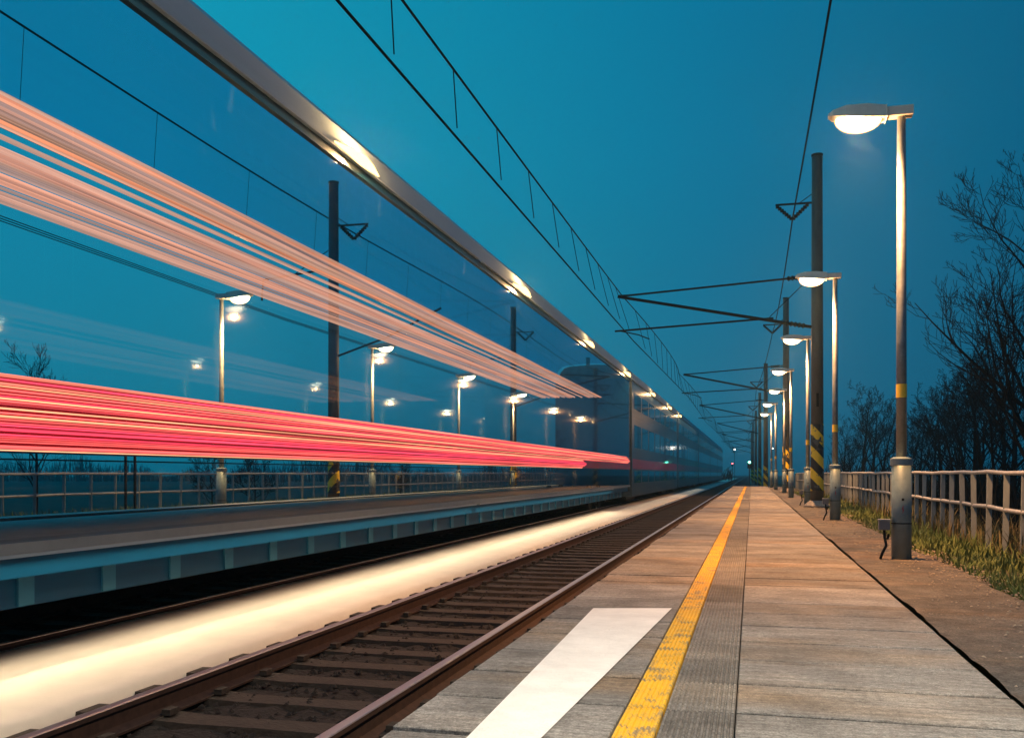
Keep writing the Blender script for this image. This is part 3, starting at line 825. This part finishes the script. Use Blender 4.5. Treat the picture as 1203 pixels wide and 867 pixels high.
# ------------------------------------------------------------------ bare trees
def bare_tree(name, seed, H, r0, levels, nch, spread, lean=(0, 0), first=.2, n0=7, droop=0., minr=.004, up=.15):
    rnd = random.Random(seed); crown = MB(); trunk = MB()
    def branch(p, d, L, r, lv):
        n = 7 if lv == 0 else (6 if lv == 1 else 4)
        pts = [p.copy()]; rr = [r]; dirs = [d.copy()]
        dd = d.copy()
        for k in range(n):
            wv = Vector((rnd.uniform(-1, 1), rnd.uniform(-1, 1), rnd.uniform(-1, 1))) * (.10 if lv == 0 else .22)
            dd = (dd + wv + Vector((0, 0, up if lv else .05))).normalized()
            p = p + dd * (L/n); pts.append(p.copy()); dirs.append(dd.copy()); rr.append(max(minr, r*(1 - .85*(k+1)/n)))
        (trunk if lv == 0 else crown).tube(pts, rr, 8 if lv == 0 else (5 if lv == 1 else 3), cap=False)
        if lv >= levels: return
        m = nch[lv]
        for j in range(m):
            q = first + (1-first)*(j + rnd.random())/m if lv == 0 else .15 + .83*(j + rnd.random())/m
            i = min(n-1, int(q*n)); f = q*n - i
            bp = pts[i].lerp(pts[i+1], f); bd = dirs[i+1]
            ax = bd.orthogonal().normalized(); ax.rotate(Matrix.Rotation(rnd.random()*6.283, 3, bd))
            nd = (bd * math.cos(spread) + ax * math.sin(spread)).normalized()
            l2 = L * (1 - .55*q) * rnd.uniform(.45, .72)
            branch(bp, nd, l2, max(minr, rr[i]*rnd.uniform(.4, .6)), lv+1)
    branch(Vector((0, 0, -.05)), Vector((lean[0], lean[1], 1)).normalized(), H, r0, 0)
    t = thing(name, (0, 0, 0), 'x', 'tree')
    trunk.build('trunk', m_twig, t, smooth=True); crown.build('crown', m_twig, t)
    return t
def place(t, x, y, z, label, group=None, s=1, rz=0):
    t.location = (x, y, z); t['label'] = label; t.scale = (s, s, s); t.rotation_euler = (0, 0, rz)
    if group: t['group'] = group
def x_at(u, y):
    r = (u-601.5)/1100; c, s = math.cos(THETA), math.sin(THETA); return y*(r*c - s)/(c + r*s)
big = bare_tree('bare_tree', 5, 8.2, .15, 4, [18, 8, 5, 3], .74, (-.05, 0), .10, minr=.0055, up=.17)
place(big, x_at(1224, 20), 20, -.2, 'large bare tree reaching high above the near fence', s=.82)
# background trees beyond the near fence
protos = [bare_tree('bare_tree', 41+i, 7.0, .14, 4, [11, 6, 5, 3], .80, (0, 0), .25, minr=.009, up=.12) for i in range(3)]
spots = [(1012, 60, .86), (1034, 66, .80), (1078, 62, .72), (1108, 56, .80), (1135, 52, .86), (1160, 44, .88), (1188, 38, .95), (1215, 42, 1.1), (1050, 80, .9), (992, 85, .8), (1095, 78, .95), (1148, 70, 1.15), (1002, 48, .45), (1128, 33, .55), (1174, 28, .55), (1024, 74, .95), (1065, 55, .6), (1120, 70, 1.0), (1148, 40, .7), (1180, 60, 1.2)]
for i, (u, y, s) in enumerate(spots):
    t = protos[i] if i < 3 else copy_tree(protos[i % 3])
    place(t, x_at(u, y), y, -.6, 'bare tree number %s from the mast in the row beyond the near fence' % ['one', 'two', 'three'][0], 'bare trees beyond the near fence', s, i*1.3)
order = sorted([(x_at(u, y)/y, i) for i, (u, y, s) in enumerate(spots)])
trees_all = [o for o in COL.objects if o.get('group') == 'bare trees beyond the near fence']
trees_all.sort(key=lambda o: o.location.x / o.location.y)
for k, o in enumerate(trees_all):
    names = ORD + ['thirteenth', 'fourteenth', 'fifteenth', 'sixteenth', 'seventeenth', 'eighteenth', 'nineteenth', 'twentieth']
    o['label'] = 'bare tree beyond the near fence, %s in the row counting from the masts' % names[k]
# thicket behind the fence
rnd = random.Random(77); tk = MB()
for i in range(3000):
    y = 14 + 50*rnd.random(); x = 4.3 + rnd.random()**1.3*(4 + y*.16); h = rnd.uniform(.5, 2.2)*(.7 + .012*y)
    p = Vector((x, y, -.4)); d = Vector((rnd.uniform(-.5, .5), rnd.uniform(-.5, .5), 1)).normalized(); pts = [p]
    for k in range(3):
        d = (d + Vector((rnd.uniform(-.4, .4), rnd.uniform(-.4, .4), .1))).normalized(); pts.append(pts[-1] + d*h/3)
    r = .006 + .0002*y
    tk.tube(pts, [r*1.5, r*1.2, r, r*.6], 3, cap=False)
tag(tk.build('undergrowth', m_twig), 'dense dark thicket of bare twigs behind the near fence', 'undergrowth', kind='stuff')
# left side: small tree and bushes behind the far fence
lt = bare_tree('bare_tree', 9, 4.6, .06, 3, [14, 8, 5], .7, (.05, 0), .18, minr=.005)
place(lt, -15.2, 17.3, PZ-.25, 'small bare tree behind the far fence, seen through the train', s=.72)
bsh = bare_tree('bare_bush', 13, 1.9, .03, 3, [14, 8, 5], .95, (0, 0), .02, minr=.006)
bsh['category'] = 'bush'
place(bsh, -16.0, 25.5, PZ-.3, 'low bare bush behind the far fence near the far lamp', 'bushes behind the far fence')
for i, (u, y, s, l) in enumerate(((300, 31, 1.2, 'wider bare bush behind the far fence left of the far mast'), (470, 40, 1.3, 'bare bush behind the far fence right of the far mast'))):
    b = copy_tree(bsh); place(b, x_at(u, y), y, PZ-.6, l, 'bushes behind the far fence', s, i+1)
# distant wood line
rnd = random.Random(99); wd = MB()
for i in range(2600):
    y = 190 + rnd.random()*60; u = rnd.uniform(-60, 860); x = x_at(u, y); h = rnd.uniform(2.5, 6.5)*(.75+.35*math.sin(u*.021)+.2*math.sin(u*.09))
    if h < .6: continue
    p = Vector((x, y, -.7)); d = Vector((rnd.uniform(-.3, .3), 0, 1)).normalized()
    tk2 = [p, p + d*h*.5, p + d*h*.8 + Vector((rnd.uniform(-.6, .6), 0, 0)), p + d*h]
    wd.tube(tk2, [.12, .10, .07, .03], 3, cap=False)
tag(wd.build('woods', m_twig), 'far misty line of bare trees beyond the fields', 'woods', kind='stuff')

# ------------------------------------------------------------------ small things
t = thing('post_sign', (-12.3, 16.6, PZ-.1), 'small board on two thin posts behind the far platform', 'sign')
for dx in (-.11, .11): MB().tube([(dx, 0, 0), (dx, 0, 2.55)], .028, 8).build('post', m_dark, t)
MB().box(-.14, .14, -.03, .03, 2.28, 2.56).build('board', m_mast, t)
def signal(x, y, z, h, col, label):
    t = thing('railway_signal', (x, y, z), label, 'signal')
    MB().tube([(0, 0, 0), (0, 0, h-.5)], .07, 10).build('post', m_mast, t)
    hd = MB().box(-.22, .22, .0, .14, h-.5, h+.4).build('signal_head', m_dark, t)
    for k, dz in enumerate((.22, -.22)):
        b = MB(); b.tube([(0, -.03, h+dz), (0, .0, h+dz)], [.13, .14], 14)
        b.build('lens', emit('signal glow', col, 14, False) if k == 0 else m_wdark, hd)
    return t
signal(-.25, 112, -.2, 2.65, (.15, 1, .65), 'railway signal showing green past the near platform end')
signal(-4.85, 250, -.3, 4.0, (1, .12, .15), 'railway signal showing red far down between the tracks')
for i, (u, v, y, l) in enumerate(((899, 526, 150, 'far lamp beyond the platform end, standing nearest the mast row'), (907, 528, 165, 'far lamp beyond the platform end, further from the mast row'), (863, 529, 240, 'far lamp shining between the train and the masts'))):
    t = thing('far_lamp', (x_at(u, y), y, -.5), l, 'street lamp')
    zt = 1.37 + (556-v)/1100*y + .5
    MB().tube([(0, 0, 0), (0, 0, zt)], .06, 8).build('pole', m_mast, t)
    MB().tube([(0, -.1, zt+.16), (0, -.1, zt+.05), (0, -.1, zt-.1)], [.05, .2, .12], 12).build('lamp_bowl', emit('far lamp glow', (1, .9, .75), 12, False), t, smooth=True)
